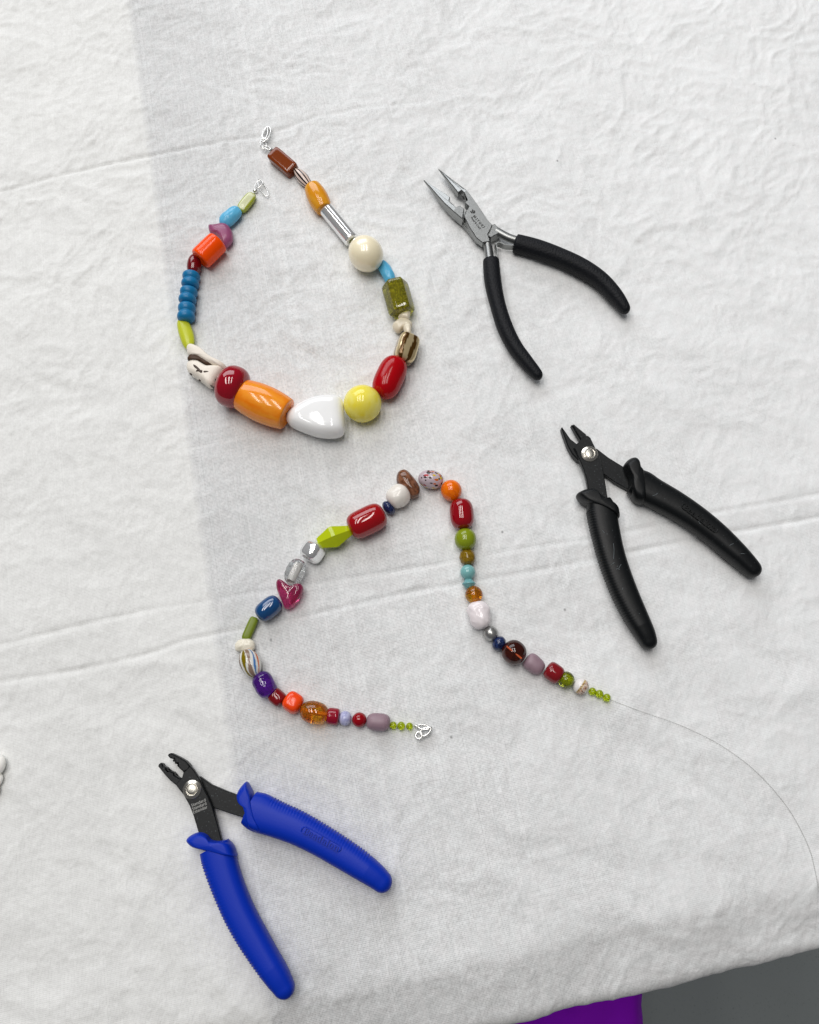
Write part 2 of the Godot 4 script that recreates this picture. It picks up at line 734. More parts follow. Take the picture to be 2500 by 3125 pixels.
func stripes(l: Vector3, phi: float, count: float, wide: float, base: Color, dark: Color, twist := 0.0) -> Color:
	var f := fposmod(phi / TAU * count + twist * l.y, 1.0)
	return dark if absf(f - 0.5) < wide else base

func swirl(base: String, other: String, freq: Vector3, seed_: int, sharp := 1.5) -> Callable:
	var n := FastNoiseLite.new()
	n.seed = seed_
	n.frequency = 1.0
	n.fractal_octaves = 3
	n.domain_warp_enabled = true
	n.domain_warp_amplitude = 0.6
	n.domain_warp_frequency = 0.8
	var a := lin(base)
	var b := lin(other)
	return func(l: Vector3, _phi: float) -> Color: return a.lerp(b, clampf(0.5 + sharp * n.get_noise_3d(l.x * freq.x, l.y * freq.y, l.z * freq.z), 0.0, 1.0))

func lobster(parent: Node, ring_u: float, ring_v: float, ring_r: float, tip_u: float, tip_v: float, h: float) -> Node3D:
	# a small claw clasp: a bowed body, its spring arm and the ring it hangs by
	var p := pxm(ring_u, ring_v)
	var c := at(ring_u, ring_v, h)
	var t := at(tip_u, tip_v, h)
	var d := (t - c)
	var s := d.cross(Vector3.UP).normalized()
	var r := ring_r * p
	var body := []
	for i in 30:
		var f := TAU * i / 30.0
		var k := 0.5 - 0.5 * cos(f)
		body.append(c + d * k + s * (r * 1.0 * sin(f) * (1.25 - 0.7 * k)) + Vector3.UP * 0.0004 * k)
	var o := part(parent, "claw_clasp", tube(body, r * 0.36, true), M.silver)
	var ring := []
	for i in 24:
		var a := TAU * i / 24
		ring.append(c + Vector3(cos(a), 0.1 * cos(a), sin(a)) * r * 0.9 - d.normalized() * r * 0.6)
	part(o, "clasp_ring", tube(ring, r * 0.34, true), M.silver)
	return o

func loop(parent: Node, called: String, u: float, v: float, lu: float, lv: float, ratio: float, h: float, thick: float, tip := 0.25) -> void:
	# an oval wire link centred on u, v whose long half-axis reaches to u + lu, v + lv
	var c := at(u, v, h)
	var x := at(u + lu, v + lv, h) - c
	var y := x.cross(Vector3.UP) * ratio
	var ring := []
	for i in 28:
		var a := TAU * i / 28
		ring.append(c + x * cos(a) + y * sin(a) + Vector3.UP * (tip * y.length() * sin(a)))
	part(parent, called, tube(ring, thick, true), M.silver)

func finish_wire(parent: Node, called: String, m: Material, r: float, label := "") -> void:
	part(parent, called, tube(smooth_line(wire_path, wire_path.size() * 5), r, false, 6), m, label)


func upper_necklace() -> void:
	var t := thing("bead_necklace", "finished necklace of large mixed beads in an open teardrop loop", "necklace", at(900, 900))
	wire_path = []
	# --- the shorter arm, from its hook down
	loop(t, "hook_eye", 790, 562, 7, -11, 0.75, 0.003, 0.0003)
	loop(t, "hook_link", 803, 574, 13, 26, 0.28, 0.0022, 0.00034)
	ball(t, "crimp_bead", "", 779, 583, 15, M.silver)
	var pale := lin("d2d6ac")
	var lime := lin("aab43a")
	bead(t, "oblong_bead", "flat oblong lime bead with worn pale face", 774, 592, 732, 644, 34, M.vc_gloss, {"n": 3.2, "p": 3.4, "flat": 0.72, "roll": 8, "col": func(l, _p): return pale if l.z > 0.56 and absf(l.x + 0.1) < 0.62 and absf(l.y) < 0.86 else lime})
	bead(t, "nugget_bead", "sky blue glass nugget beside the mauve bead", 731, 637, 676, 686, 46, mat("64b8e0", 0.18, {"spec": 0.4}), {"n": 2.8, "amp": 0.12, "freq": 0.7, "seed": 4, "flat": 0.85})
	var pk := pts("540,1212 580,1206 635,1198 690,1188 740,1202 778,1245 798,1300 792,1365 755,1408 720,1432 696,1395 660,1345 615,1302 560,1285", 480, 340, 3.45)
	part(t, "petal_bead", dome(pk, 0.0045, 0.0042, 0.6), mat("b4608e", 0.3, {"glass": 0.6}), "translucent mauve petal-shaped bead above the orange cylinder")
	wire_path.append(at(690, 715, 0.005))
	bead(t, "cylinder_bead", "bright orange short cylinder bead", 610, 792, 667, 737, 70, mat("fc5000", 0.16, {"spec": 0.4}), {"prof": cyl_prof(0.16), "K": 48})
	bead(t, "oval_bead", "small dark maroon oval bead", 597, 777, 589, 840, 43, mat("6e0a14", 0.08, {"spec": 0.6}), {"n": 2.2})
	var blues := [[586, 832, 579, 878], [579, 879, 570, 927], [572, 927, 567, 981]]
	for q in blues:
		bead(t, "ribbed_bead", "", q[0], q[1], q[2], q[3], 54, M.blue_satin, {"prof": rib_prof(), "K": 44})
	bead(t, "disc_bead", "lime green flat oval bead tilted on its edge", 552, 972, 580, 1066, 42, mat("c3cb2e", 0.32), {"n": 2.4, "p": 2.2, "flat": 0.75, "roll": 30, "bend": -0.06})
	# the carved piece: two pale lobes with a dark seam
	var up := pts("300,1003 330,972 390,988 450,1020 520,1085 580,1130 640,1165 705,1195 690,1235 620,1215 540,1190 470,1150 400,1110 320,1085", 480, 760, 3.317)
	var low := pts("300,1165 335,1125 400,1130 450,1160 520,1200 600,1200 690,1215 650,1290 610,1350 590,1400 540,1416 480,1370 420,1325 345,1275 305,1225", 480, 760, 3.317)
	var seam := pts("312,1100 345,1068 380,1078 420,1092 470,1120 520,1160 560,1150 610,1172 600,1188 540,1192 500,1186 440,1150 380,1132 315,1130", 480, 760, 3.317)
	var bone := part(t, "carved_bead", dome(low, 0.0058, 0.0056, 0.5, Vector2(0.05, 0.1)), M.bone, "folded bone-white bead with dark brown seams")
	part(bone, "upper_fold", dome(up, 0.0066, 0.0056, 0.5, Vector2(0.05, -0.05)), M.bone)
	part(bone, "dark_seam", dome(seam, 0.0075, 0.0032, 0.4), mat("44290f", 0.6))
	for q in ["364,1170 392,1180 428,1212 450,1240 466,1236 464,1264 444,1262 424,1246 392,1240 410,1224 378,1198", "470,1238 520,1240 528,1250 475,1260", "545,1212 572,1210 578,1222 550,1226", "330,1260 352,1266 346,1276 332,1270", "510,1326 530,1330 538,1356 520,1346", "540,1378 588,1402 574,1412 545,1392", "340,985 400,990 408,998 345,994", "440,1022 490,1052 484,1060 440,1032", "425,1322 440,1328 432,1338 422,1332", "590,1320 625,1318 612,1334 592,1332"]:
		var fl := pts(q, 480, 760, 3.317)
		part(bone, "brown_fleck", dome(fl, 0.0108 if fl[0].y > 1100 and fl[0].x < 630 else 0.0095, 0.0011, 0.5), mat("3a2414", 0.5))
	wire_path.append(at(625, 1115, 0.006))
	bead(t, "rondelle_bead", "large crimson flattened round bead beside amber barrel", 668, 1165, 753, 1196, 130, mat("94001a", 0.07, {"spec": 0.6}), {"n": 2.5, "K": 56})
	bead(t, "barrel_bead", "large amber orange barrel bead with pale swirls", 737, 1203, 876, 1265, 117, M.vc_polish, {"prof": barrel_prof(0.84, 0.035), "col": swirl("ee7800", "f8a030", Vector3(1.2, 0.4, 2.6), 8, 1.0), "N": 40, "K": 64})
	var wn := pts("622,625 636,588 700,538 780,498 870,476 950,475 1000,488 1019,530 1024,600 1030,690 1020,738 980,760 910,764 830,752 740,722 660,684 630,655", 600, 1000, 2.27)
	part(t, "nugget_bead", dome(wn, 0.0082, 0.0080, 0.42, Vector2(0.02, 0.05)), mat("f4f5f5", 0.08), "large glossy white tapered nugget bead")
	wire_path.append(at(965, 1275, 0.008))
	ball(t, "round_bead", "lemon yellow glossy ball bead", 1106.6, 1232, 115, M.vc_polish, 0.9, -0.4, {"col": swirl("f3e240", "f7ec78", Vector3.ONE * 1.5, 3, 1.0), "K": 48})
	bead(t, "barrel_bead", "satin red barrel bead between yellow ball and gold bead", 1216, 1094, 1163, 1210, 88, mat("aa000c", 0.17, {"spec": 0.4}), {"n": 2.9, "K": 48})
	bead(t, "gold_bead", "gold and dark brown striped squarish bead", 1252, 1024, 1228, 1107, 66, M.vc_gold, {"n": 4.0, "p": 3.6, "roll": 20, "K": 80, "col": gold_stripe})
	for q in [["800,1140 830,1105 880,1068 925,1072 940,1105 930,1155 915,1180 870,1170 820,1160", 0.0062, 0.0026], ["736,1235 770,1195 830,1158 880,1165 930,1190 962,1225 955,1260 900,1275 850,1290 810,1318 765,1300 742,1265", 0.0042, 0.0034], ["858,1262 872,1232 905,1220 938,1235 950,1275 950,1330 935,1362 895,1350 868,1310", 0.0064, 0.0028]]:
		part(t, "shell_chip", dome(pts(q[0], 1000, 660, 3.719), q[1], q[2], 0.6, Vector2(0.1, -0.08)), M.shell)
	wire_path.append(at(1236, 985, 0.0045))
	var og := bead(t, "prism_bead", "faceted olive glass prism bead", 1203, 864, 1229, 958, 83, mat("cfcc3c", 0.06, {"glass": 0.12}), {"n": 9.0, "sides": 6, "roll": 0, "K": 36, "facet": false, "hard": 0.97})
	part(og, "mottled_core", loft(at(1204, 869, 0.0064), at(1227, 953, 0.0064), 0.0056, {"n": 6.0, "amp": 0.5, "freq": 3.0, "seed": 6, "col": swirl("5c520e", "a89e2c", Vector3(1.5, 3, 1.5), 2, 1.2)}), M.vc_gloss)
	bead(t, "curved_bead", "sky blue curved oblong bead below the pearl", 1159, 797, 1197, 866, 38, mat("5cb6e0", 0.18, {"spec": 0.4}), {"n": 2.7, "amp": 0.1, "seed": 12, "bend": -0.06})
	ball(t, "pearl_bead", "large cream pearl ball bead", 1116.8, 774.5, 104, M.pearl, 0.6, 0.8, {"K": 48})
	bead(t, "spacer_bead", "", 1071, 727, 1084, 747, 30, mat("8f9142", 0.4), {"n": 4.0})
	bead(t, "tube_bead", "long mirror-silver tube bead", 993, 635, 1075, 735, 47, M.chrome, {"prof": cyl_prof(0.07), "K": 48})
	bead(t, "barrel_bead", "mustard orange barrel bead above the silver tube", 952, 569, 990, 640, 63, M.vc_polish, {"prof": barrel_prof(0.80, 0.05), "col": swirl("d98a10", "e2a02c", Vector3(1, 0.6, 2), 5, 1.2), "N": 30})
	var ink := lin("1c1412")
	var pinkish := lin("e0cdc2")
	bead(t, "spindle_bead", "slim pinkish white spindle bead with black stripes", 899, 514, 950, 574, 35, M.vc_gloss, {"n": 1.75, "K": 96, "col": func(l, p): return stripes(l, p, 9.0, 0.2, pinkish, ink)})
	bead(t, "box_bead", "chocolate brown rectangular block bead", 833, 470, 897, 525, 46, mat("7a3408", 0.12), {"n": 9.0, "p": 7.0, "roll": -10, "N": 36, "K": 56, "flat": 0.9})
	ball(t, "crimp_bead", "", 827, 459, 16, M.silver)
	wire_path.append(at(812, 450, 0.003))
	finish_wire(t, "beading_wire", M.wire, 0.00028)
	loop(t, "wire_link", 814, 450, 12, 6, 0.4, 0.003, 0.0003)
	loop(t, "wire_link", 804, 440, 3, 14, 0.5, 0.003, 0.0004)
	lobster(t, 806, 424, 7, 817, 390, 0.003)
	loop(t, "clasp_link", 813, 408, 5, -21, 0.5, 0.0028, 0.0004)

func cyl_prof(ro: float) -> Array:
	# a flat-ended cylinder with rounded rims and a shallow dished hole
	return [Vector2(0.06, 0.0), Vector2(0.05, 0.3), Vector2(0.0, 0.4), Vector2(0.0, 0.8), Vector2(ro * 0.12, 0.92), Vector2(ro * 0.4, 0.985), Vector2(ro, 1.0), Vector2(0.33, 1.0), Vector2(0.67, 1.0), Vector2(1.0 - ro, 1.0), Vector2(1.0 - ro * 0.4, 0.985), Vector2(1.0 - ro * 0.12, 0.92), Vector2(1.0, 0.8), Vector2(1.0, 0.4), Vector2(0.95, 0.3), Vector2(0.94, 0.0)]

func rib_prof() -> Array:
	var out := [Vector2(0, 0), Vector2(0.0, 0.5)]
	for i in 33:
		var f := i / 32.0
		out.append(Vector2(f, (0.79 + 0.21 * pow(absf(sin(PI * 2.0 * f)), 0.7)) * (1.0 - 0.30 * pow(absf(2.0 * f - 1.0), 8.0))))
	out.append_array([Vector2(1.0, 0.5), Vector2(1, 0)])
	return out

func barrel_prof(end: float, ro: float) -> Array:
	var out := [Vector2(0.02, 0), Vector2(0.0, 0.18), Vector2(0.0, end * 0.86), Vector2(ro * 0.15, end * 0.95)]
	for i in 31:
		var f := i / 30.0
		var s := 2.0 * f - 1.0
		out.append(Vector2(ro * 0.5 + f * (1.0 - ro), end + (1.0 - end) * (1.0 - s * s)))
	out.append_array([Vector2(1.0 - ro * 0.15, end * 0.95), Vector2(1.0, end * 0.86), Vector2(1.0, 0.18), Vector2(0.98, 0)])
	return out

func gold_stripe(l: Vector3, phi: float) -> Color:
	var f := fposmod(phi / TAU * 7.0 + 0.04 * sin(l.y * 3.0), 1.0)
	var dark := absf(f - 0.5) < 0.2 + 0.035 * sin(l.y * 5.0 + phi * 3.0)
	return lin("5a3d0a") if dark else lin("d6c296")


func lower_strand() -> void:
	var t := thing("bead_strand", "unfinished strand of small mixed beads bent to a peak with bare wire tail", "bead strand", at(1150, 1850))
	wire_path = []
	var seed_glass := mat("ccdc22", 0.08, {"glass": 0.3})
	var mauve := mat("aa8e9a", 0.45, {"glass": 0.7})
	lobster(t, 1284.5, 2241, 11, 1316, 2222, 0.0022)
	loop(t, "clasp_link", 1293, 2219, 17, 3, 0.4, 0.0025, 0.0005)
	ball(t, "crimp_bead", "", 1271, 2216.5, 13, M.silver)
	for q in [[1250, 2216.5, 23], [1224.5, 2215.5, 26], [1200, 2214, 24]]:
		ball(t, "seed_bead", "", q[0], q[1], q[2], seed_glass, 1, 0.05, {"K": 24, "N": 16, "long": 0.95})
	bead(t, "frosted_bead", "frosted mauve barrel bead next to the seed beads by the clasp", 1119, 2201, 1191, 2206, 53, mauve, {"n": 2.9})
	ball(t, "round_bead", "small deep red ball bead", 1097, 2196.7, 45, mat("900010", 0.08))
	ball(t, "round_bead", "pale lilac stone ball bead", 1053.5, 2192, 44, M.vc_gloss, 1, 0, {"col": swirl("a2a4cc", "c4c6e4", Vector3.ONE * 2, 7), "long": 0.9})
	bead(t, "disc_bead", "short maroon drum bead beside amber oval", 998, 2184, 1036, 2189, 51, mat("8e0c26", 0.1), {"n": 5.0})
	var am := bead(t, "oval_bead", "large amber brown glass oval bead", 917, 2165, 1002, 2184, 69, mat("e0961c", 0.05, {"glass": 0.12}), {"n": 2.35, "K": 48})
	core(am, "e8a03a", 925, 2167, 995, 2182, 9, 0.0056)
	bead(t, "cube_bead", "glittery orange rounded cube bead", 871, 2129, 918, 2160, 60, mat("f4480e", 0.2), {"n": 3.2, "p": 3.2, "roll": 12})
	bead(t, "drum_bead", "maroon glass drum bead between purple and orange", 829, 2113, 863, 2143, 48, mat("7c1018", 0.09), {"n": 4.2, "p": 2.4})
	bead(t, "nugget_bead", "deep purple amethyst nugget bead", 789, 2055, 827, 2124, 66, mat("5a1c98", 0.06, {"glass": 0.4}), {"n": 2.6, "amp": 0.09, "freq": 0.6, "seed": 15})
	bead(t, "striped_bead", "white lampwork oval bead with gold, black and blue stripes", 743, 1985, 787, 2064, 63, M.vc_polish, {"n": 2.2, "K": 120, "N": 40, "col": lampwork})
	bead(t, "chip_bead", "creamy white saddle-shaped chip bead", 718, 1976, 779, 1972, 40, mat("ebe5d3", 0.2), {"n": 2.5, "bend": -0.16, "amp": 0.15, "seed": 8, "flat": 0.9})
	bead(t, "frosted_bead", "frosted olive green slim prism bead", 779, 1884, 748, 1954, 29, mat("7f921a", 0.42, {"glass": 0.75}), {"n": 5.0, "p": 3.2, "roll": 10})
	bead(t, "barrel_bead", "glossy dark blue barrel bead", 787, 1883, 853, 1830, 61, mat("0a4478", 0.06, {"spec": 0.7}), {"n": 3.0, "K": 48})
	var bf := pts("735,252 768,216 820,232 885,284 945,312 1010,286 1072,286 1112,342 1095,405 1068,462 1030,520 985,572 940,606 900,625 850,612 826,560 800,500 770,430 738,340", 680, 1720, 4.492)
	part(t, "wing_bead", dome(bf, 0.0042, 0.0038, 0.34, Vector2(0.12, -0.1)), mat("c84078", 0.06, {"glass": 0.22}), "raspberry pink translucent glass wing-shaped bead")
	wire_path.append(at(885, 1812, 0.005))
	var cl := bead(t, "ridged_bead", "clear ridged glass bead with white thread inside", 885, 1782, 917, 1708, 60, mat("fafcfd", 0.02, {"glass": 0.02}), {"n": 3.0, "K": 64, "prof": melon_prof()})
	core(cl, "f2f0ea", 889, 1770, 912, 1722, 20, 0.0055)
	bead(t, "nugget_bead", "mirror-silver rounded cube bead next to the clear bead", 937, 1709, 971, 1659, 64, M.chrome, {"n": 3.2, "p": 3.3, "roll": 30, "N": 36, "K": 56})
	bead(t, "bicone_bead", "lime yellow faceted bicone bead", 971, 1659, 1072, 1618, 76, mat("b4c412", 0.12), {"prof": [Vector2(0, 0), Vector2(0.0, 0.42), Vector2(0.03, 0.5), Vector2(0.42, 0.97), Vector2(0.47, 1.0), Vector2(0.52, 0.97), Vector2(0.97, 0.46), Vector2(1.0, 0.4), Vector2(1, 0)], "sides": 6, "K": 36, "facet": true, "roll": 20})
	bead(t, "barrel_bead", "big glossy red barrel bead between lime bicone and navy bead", 1066, 1616, 1173, 1564, 86, mat("9c000c", 0.09, {"spec": 0.6}), {"n": 3.6, "K": 56})
	ball(t, "rondelle_bead", "small navy rondelle bead beside the white nugget", 1186, 1550, 48, M.vc_polish, 0.75, -0.66, {"long": 0.62, "col": swirl("0c1436", "2c3c6a", Vector3.ONE * 4, 4)})
	ball(t, "nugget_bead", "creamy white rounded stone nugget bead", 1215, 1514, 70, mat("ebe6de", 0.18), 0.75, -0.66, {"n": 2.5, "amp": 0.08, "freq": 0.6, "seed": 5})
	bead(t, "stone_bead", "brown polished stone nugget bead at the peak", 1222, 1437, 1272, 1517, 53, M.vc_polish, {"n": 2.4, "amp": 0.12, "freq": 0.5, "seed": 6, "col": swirl("5c3826", "8a5c44", Vector3.ONE * 2.5, 9, 2.0), "bend": 0.05})
	bead(t, "speckled_bead", "pale lilac egg bead with red, yellow and black speckles", 1277, 1456, 1353, 1470, 57, M.vc_polish, {"n": 2.15, "K": 200, "N": 110, "col": speckles()})
	ball(t, "round_bead", "bright orange ball bead", 1377.6, 1497, 64, M.vc_polish, 0.4, 0.9, {"col": swirl("f87c0a", "e0640a", Vector3(3, 0.6, 3), 10, 1.2)})
	bead(t, "barrel_bead", "glossy crimson barrel bead under the orange ball", 1405, 1524, 1414, 1614, 73, mat("900010", 0.06, {"spec": 0.6}), {"n": 2.9, "K": 48})
	ball(t, "round_bead", "glossy olive green ball bead", 1420.6, 1646, 66, mat("82921a", 0.1), 0, 1, {"n": 2.2})
	ball(t, "round_bead", "small brown-olive stone bead", 1427, 1701, 48, M.vc_polish, 0, 1, {"n": 2.4, "amp": 0.1, "col": swirl("6e5412", "8e7420", Vector3.ONE * 3, 6)})
	ball(t, "round_bead", "pale aqua stone ball bead", 1428, 1746, 46, mat("7cb4b4", 0.15), 0, 1)
	bead(t, "saucer_bead", "pale aqua saucer bead", 1430, 1768, 1432, 1795, 42, mat("8cccd0", 0.15, {"glass": 0.6}), {"prof": [Vector2(0, 0), Vector2(0, 0.6), Vector2(0.3, 0.72), Vector2(0.42, 0.95), Vector2(0.5, 1), Vector2(0.6, 0.95), Vector2(0.72, 0.72), Vector2(1, 0.58), Vector2(1, 0)], "lift": 0.0005})
	var ab := ball(t, "round_bead", "honey amber clear glass ball bead", 1446.7, 1815, 54, mat("e6a412", 0.04, {"glass": 0.1}), 0.2, 1)
	core(ab, "e0ac20", 1441, 1791, 1452, 1838, 9, 0.0046)
	bead(t, "nugget_bead", "milky white quartz nugget bead", 1453, 1836, 1473, 1919, 67, mat("f0e8ea", 0.16), {"n": 2.8, "p": 2.3, "amp": 0.12, "seed": 19, "taper": -0.1})
	ball(t, "pearl_bead", "small silver-grey pearl bead", 1497.8, 1933, 45, mat("a8a8a6", 0.28, {"metal": 0.75}), 0.7, 0.7, {"n": 2.3})
	ball(t, "rondelle_bead", "small navy rondelle bead next to the silver-grey pearl", 1523, 1964, 48, M.vc_polish, 0.6, 0.45, {"long": 0.8, "col": swirl("0c1436", "2c3c6a", Vector3.ONE * 4, 14)})
	var db := ball(t, "disc_bead", "dark brown glass disc bead with orange thread showing", 1569, 1991, 75, mat("4a1608", 0.05, {"glass": 0.45}), 0.75, 0.62, {"n": 2.2})
	core(db, "b84a14", 1546, 1972, 1592, 2010, 6, 0.0118)
	bead(t, "frosted_bead", "frosted mauve tapered bead beside the crow bead", 1606, 2008, 1656, 2048, 53, mauve, {"n": 3.2, "p": 2.4, "taper": -0.1})
	bead(t, "crow_bead", "dark red wide-hole crow bead", 1669, 2038, 1712, 2068, 58, mat("82141c", 0.1), {"prof": [Vector2(0.34, 0.0), Vector2(0.28, 0.42), Vector2(0.02, 0.5), Vector2(0.0, 0.62), Vector2(0.05, 0.82), Vector2(0.18, 0.96), Vector2(0.35, 1.0), Vector2(0.65, 1.0), Vector2(0.82, 0.96), Vector2(0.95, 0.82), Vector2(1.0, 0.62), Vector2(0.98, 0.5), Vector2(0.72, 0.42), Vector2(0.66, 0.0)]})
	var gb := ball(t, "round_bead", "olive green clear glass ball bead with lime core", 1728, 2075, 52, mat("b0b824", 0.05, {"glass": 0.12}), 0.8, 0.6)
	core(gb, "c8d21c", 1713, 2066, 1747, 2084, 22, 0.0050, "lime_core")
	ball(t, "painted_bead", "white ball bead with tan and brown painted band", 1773, 2095, 49, M.vc_polish, 0.8, 0.6, {"K": 80, "N": 50, "col": painted})
	for q in [[1808, 2110.5, 25], [1829.5, 2118, 26], [1852, 2129.5, 26]]:
		ball(t, "seed_bead", "", q[0], q[1], q[2], seed_glass, 0.85, 0.45, {"K": 24, "N": 16, "long": 0.95})
	for q in pts("160,88 400,180 640,262 860,360 1010,445 1160,550 1290,665 1400,785 1510,930 1600,1090 1660,1230 1695,1370 1722,1510 1740,1660 1752,1830", 1800, 2100, 2.464):
		wire_path.append(at(q.x, q.y, cloth_at(q.x, q.y) + 0.0007))
	finish_wire(t, "beading_wire", M.wire, 0.00010, "thin grey wire tail curving across the cloth")

func melon_prof() -> Array:
	var out := []
	for i in 41:
		var s := -cos(PI * i / 40.0)
		out.append(Vector2(s * 0.5 + 0.5, pow(maxf(0.0, 1.0 - pow(absf(s), 2.4)), 1 / 2.4) * (0.985 + 0.015 * cos(s * 15.0))))
	return out

func lampwork(l: Vector3, phi: float) -> Color:
	var a := fposmod(phi + 0.55 * l.y, TAU) / TAU
	var white := lin("dcdcd6")
	for q in [[0.06, 0.03, "6a4c3a"], [0.17, 0.04, "7a6a08"], [0.26, 0.04, "8a7464"], [0.345, 0.02, "4a78b0"], [0.42, 0.02, "c86428"], [0.55, 0.05, "1c1414"], [0.68, 0.04, "8a7810"], [0.80, 0.03, "8a7464"], [0.88, 0.05, "0e0a0e"], [0.98, 0.018, "b46a30"]]:
		if absf(a - q[0]) < q[1] * (0.8 + 0.3 * sin(l.y * 4.0 + q[0] * 20.0)):
			return lin(q[2])
	return white

func speckles() -> Callable:
	var r := RandomNumberGenerator.new()
	r.seed = 77
	var spots := []
	var cs := ["2a1414", "2a1414", "3a2020", "b01c24", "d8b828", "c86420", "2a1414"]
	for i in 110:
		var d := Vector3(r.randfn(), r.randfn(), r.randfn()).normalized()
		if d.y < -0.35 and r.randf() < 0.7:
			continue
		spots.append([d, r.randf_range(0.06, 0.14), lin(cs[r.randi() % cs.size()]), r.randf_range(0.4, 1.0)])
	var base := lin("c4b4bc")
	return func(l: Vector3, _phi: float) -> Color:
		var n := l.normalized()
		for q in spots:
			var dd: Vector3 = n - q[0]
			dd.y *= q[3]
			if dd.length() < q[1]:
				return q[2]
		return base

func painted(l: Vector3, _phi: float) -> Color:
	if l.y < -0.15 or l.y > 0.75:
		return lin("ece8e6")
	var g := sin(l.x * 17.0 + sin(l.y * 9.0) * 2.0) * sin(l.z * 15.0 + l.y * 8.0)
	if g > 0.45:
		return lin("6a2c14")
	if l.y < 0.1:
		return lin("c8b07c")
	return lin("c47a50") if g < -0.6 else lin("e2d2c0")


# ---------------------------------------------------------------- tools
func screw(parent: Node, u: float, v: float, r_px: float, y0: float) -> void:
	var c := at(u, v, y0)
	var w := r_px * 2.0 * pxm(u, v) * 0.98
	var base := part(parent, "pivot_screw", loft(c, c + Vector3.UP * 0.0012, w, {"prof": [Vector2(0, 0), Vector2(0, 1.0), Vector2(0.25, 1.0), Vector2(0.35, 0.97), Vector2(1.0, 0.66), Vector2(1.0, 0.6), Vector2(0.55, 0.59), Vector2(0.55, 0)], "K": 56}), M.steel_bright)
	part(base, "rivet_head", loft(c + Vector3.UP * 0.0006, c + Vector3.UP * 0.0014, w * 0.54, {"prof": [Vector2(0, 0), Vector2(0, 1.0), Vector2(0.55, 1.0), Vector2(0.72, 0.93), Vector2(0.88, 0.6), Vector2(0.97, 0.3), Vector2(1, 0)], "K": 40}), M.steel_brushed)

